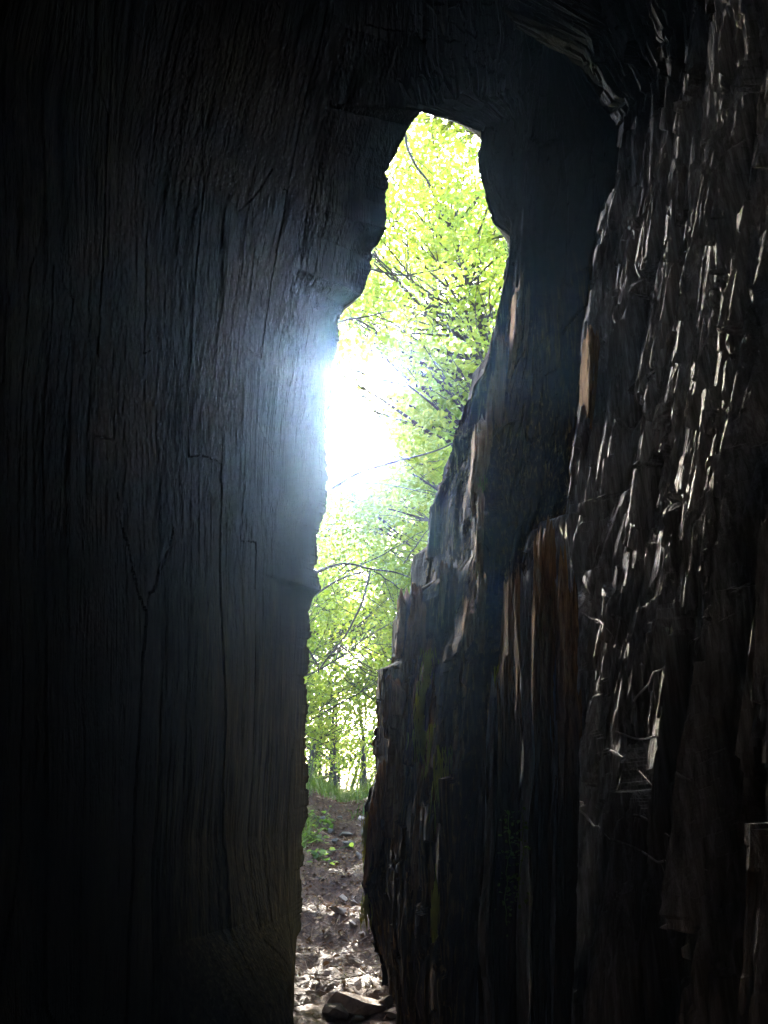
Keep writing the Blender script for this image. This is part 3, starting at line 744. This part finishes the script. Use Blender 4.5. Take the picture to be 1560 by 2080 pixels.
# tuft on the ledge
c = P(800, 1372, 4.66); n = 260
C = np.array(c) + rng.normal(0, 1, (n, 3)) * [.05, .03, .008]
V, F = blades(C, .06, .004, rng, .8)
t = mk('grass_tuft', V - np.array(c), F, M['grass']); t.location = c; tag(t, 'dark green grass tuft on the broken ledge beside the gap', 'grass tuft')
# leafy sprigs at the right lip
for q, (px, py, Yd, n, s) in enumerate([(1005, 480, 4.5, 26, .05), (985, 290, 4.3, 8, .03), (1030, 610, 4.45, 10, .025), (905, 248, 4.45, 46, .05), (950, 268, 4.5, 50, .05), (870, 238, 4.4, 30, .045)]):
    c = np.array(P(px, py, Yd)); C = c + rng.normal(0, .05 if q < 3 else .075, (n, 3)) + [-.03, .03, 0]
    root = empty('leafy_sprig', c); tag(root, ['bright green leafy sprig hanging over the widest right lip of the gap', 'tiny sprig at the top right corner of the gap', 'small sprig with loose rootlets on the right lip', 'bushy sprig hanging at the middle of the top lip', 'bushy sprig hanging at the right of the top lip', 'bushy sprig hanging at the very tip of the gap'][q], 'sprig', 'leafy sprigs on the right lip of the gap')
    m = MB()
    for e in C: m.tube(curve([c + [.06, 0, 0], (c + e) / 2, e], 5), .0014, 4)
    if q in (1, 2):
        for _ in range(16):
            e = c + [rng.normal(.0, .03), 0, -rng.uniform(.05, .25)]; m.tube(curve([c + [.03, 0, .08], (c + e) / 2 + rng.normal(0, .02, 3), e], 8, .004, rng), .0011, 3)
    m.build('stem', M['trunk'], root, False, c)
    V, F = leaf_cloud(C, s, rng, .8, .5); mk('leaves', V - c, F, M['leaf'], root)
# thin pale roots threading over the lower right wall
rp = [[(1175,1640),(1200,1660),(1225,1690),(1240,1700)],[(1240,1700),(1290,1715),(1330,1750),(1400,1758),(1440,1765)],[(1290,1650),(1330,1670),(1370,1700),(1420,1660)],
      [(1350,1610),(1400,1560),(1440,1530),(1480,1520)],[(1370,1570),(1440,1600),(1470,1595)],[(1240,1520),(1290,1550),(1330,1600)],[(1290,1420),(1330,1370),(1380,1330)],
      [(1390,1320),(1440,1270),(1500,1240)],[(1180,1240),(1230,1270),(1260,1320)],[(1130,1560),(1160,1610),(1190,1630)],[(1250,1480),(1300,1500),(1340,1490)]]
M['root'] = wood_mat('pale_root', (.10, .095, .09), (.35, .34, .33), (.62, .62, .62), 0, (.2, .4))
root = empty('wall_roots', on_wall(1290, 1715)); o = np.array(root.location)
tag(root, 'thin pale roots threading across the lower part of the dark right wall', 'roots')
r6 = np.random.default_rng(4)
for pl in rp:
    m = MB()
    for rep_ in range(1):
        q2 = []
        for a, b in zip(pl[:-1], pl[1:]):
            for t in np.linspace(0, 1, 7)[:-1]:
                q2.append(on_wall(a[0] + (b[0] - a[0]) * t + r6.normal(0, 2.5), a[1] + (b[1] - a[1]) * t + r6.normal(0, 2.5), .004))
        c = curve(q2, 40, .0015, r6)
        for _ in range(7): c[1:-1] = (c[:-2] + c[1:-1] + c[2:]) / 3
        m.tube(c, np.linspace(.0034, .0012, 40), 5)
        for kk in (10, 18, 26):
            e = c[kk] + np.array([r6.normal(0, .006), r6.normal(0, .01), r6.normal(-.03, .02)]); m.tube(curve([c[kk], (c[kk] + e) / 2 + r6.normal(0, .003, 3), e], 6), np.linspace(.0014, .0006, 6), 4)
    m.build('root', M['root'], root, True, o)
# little creeping plants on the dark wall
for q, px in enumerate((1030, 1058)):
    pts = [P(px + 6 * math.sin(k), 1650 + k * 38, 1.96) for k in range(7 - q)]
    root = empty('creeper', pts[-1]); o = np.array(pts[-1]); tag(root, ['thin creeper trailing down the dark wall, the left of two', 'thin creeper trailing down the dark wall, the right of two'][q], 'creeper', 'creepers on the dark right wall')
    m = MB(); cv = curve(pts, 40, .004, rng); m.tube(cv, .001, 4); m.build('stem', M['grass'], root, False, o)
    C = cv[rng.integers(0, 40, 60)] + rng.normal(0, .012, (60, 3)); V, F = leaf_cloud(C, .011, rng, .7, .5); mk('leaves', V - o, F, M['grass'], root)

# ------------------------------------------------------------------ thin blue haze, added for the glow round the gap
n = NT('haze_air'); n.t.nodes.remove(n.b)
pv = n.n('ShaderNodeVolumePrincipled'); pv.inputs['Color'].default_value = (.40, .64, 1, 1); pv.inputs['Density'].default_value = .0014
pv.inputs['Anisotropy'].default_value = .92; n.l(pv.outputs[0], n.out.inputs['Volume'])
x0, x1, y0, y1, z0, z1 = -160, 160, -160, 160, -12, 30
V = [(x, y, z) for z in (z0, z1) for y in (y0, y1) for x in (x0, x1)]
tag(mk('haze', V, np.array([[0, 2, 3, 1], [4, 5, 7, 6], [0, 1, 5, 4], [2, 6, 7, 3], [0, 4, 6, 2], [1, 3, 7, 5]]), n.m), 'faint bluish haze added for the glow round the gap, inside and outside the hollow', None, None, 'stuff')
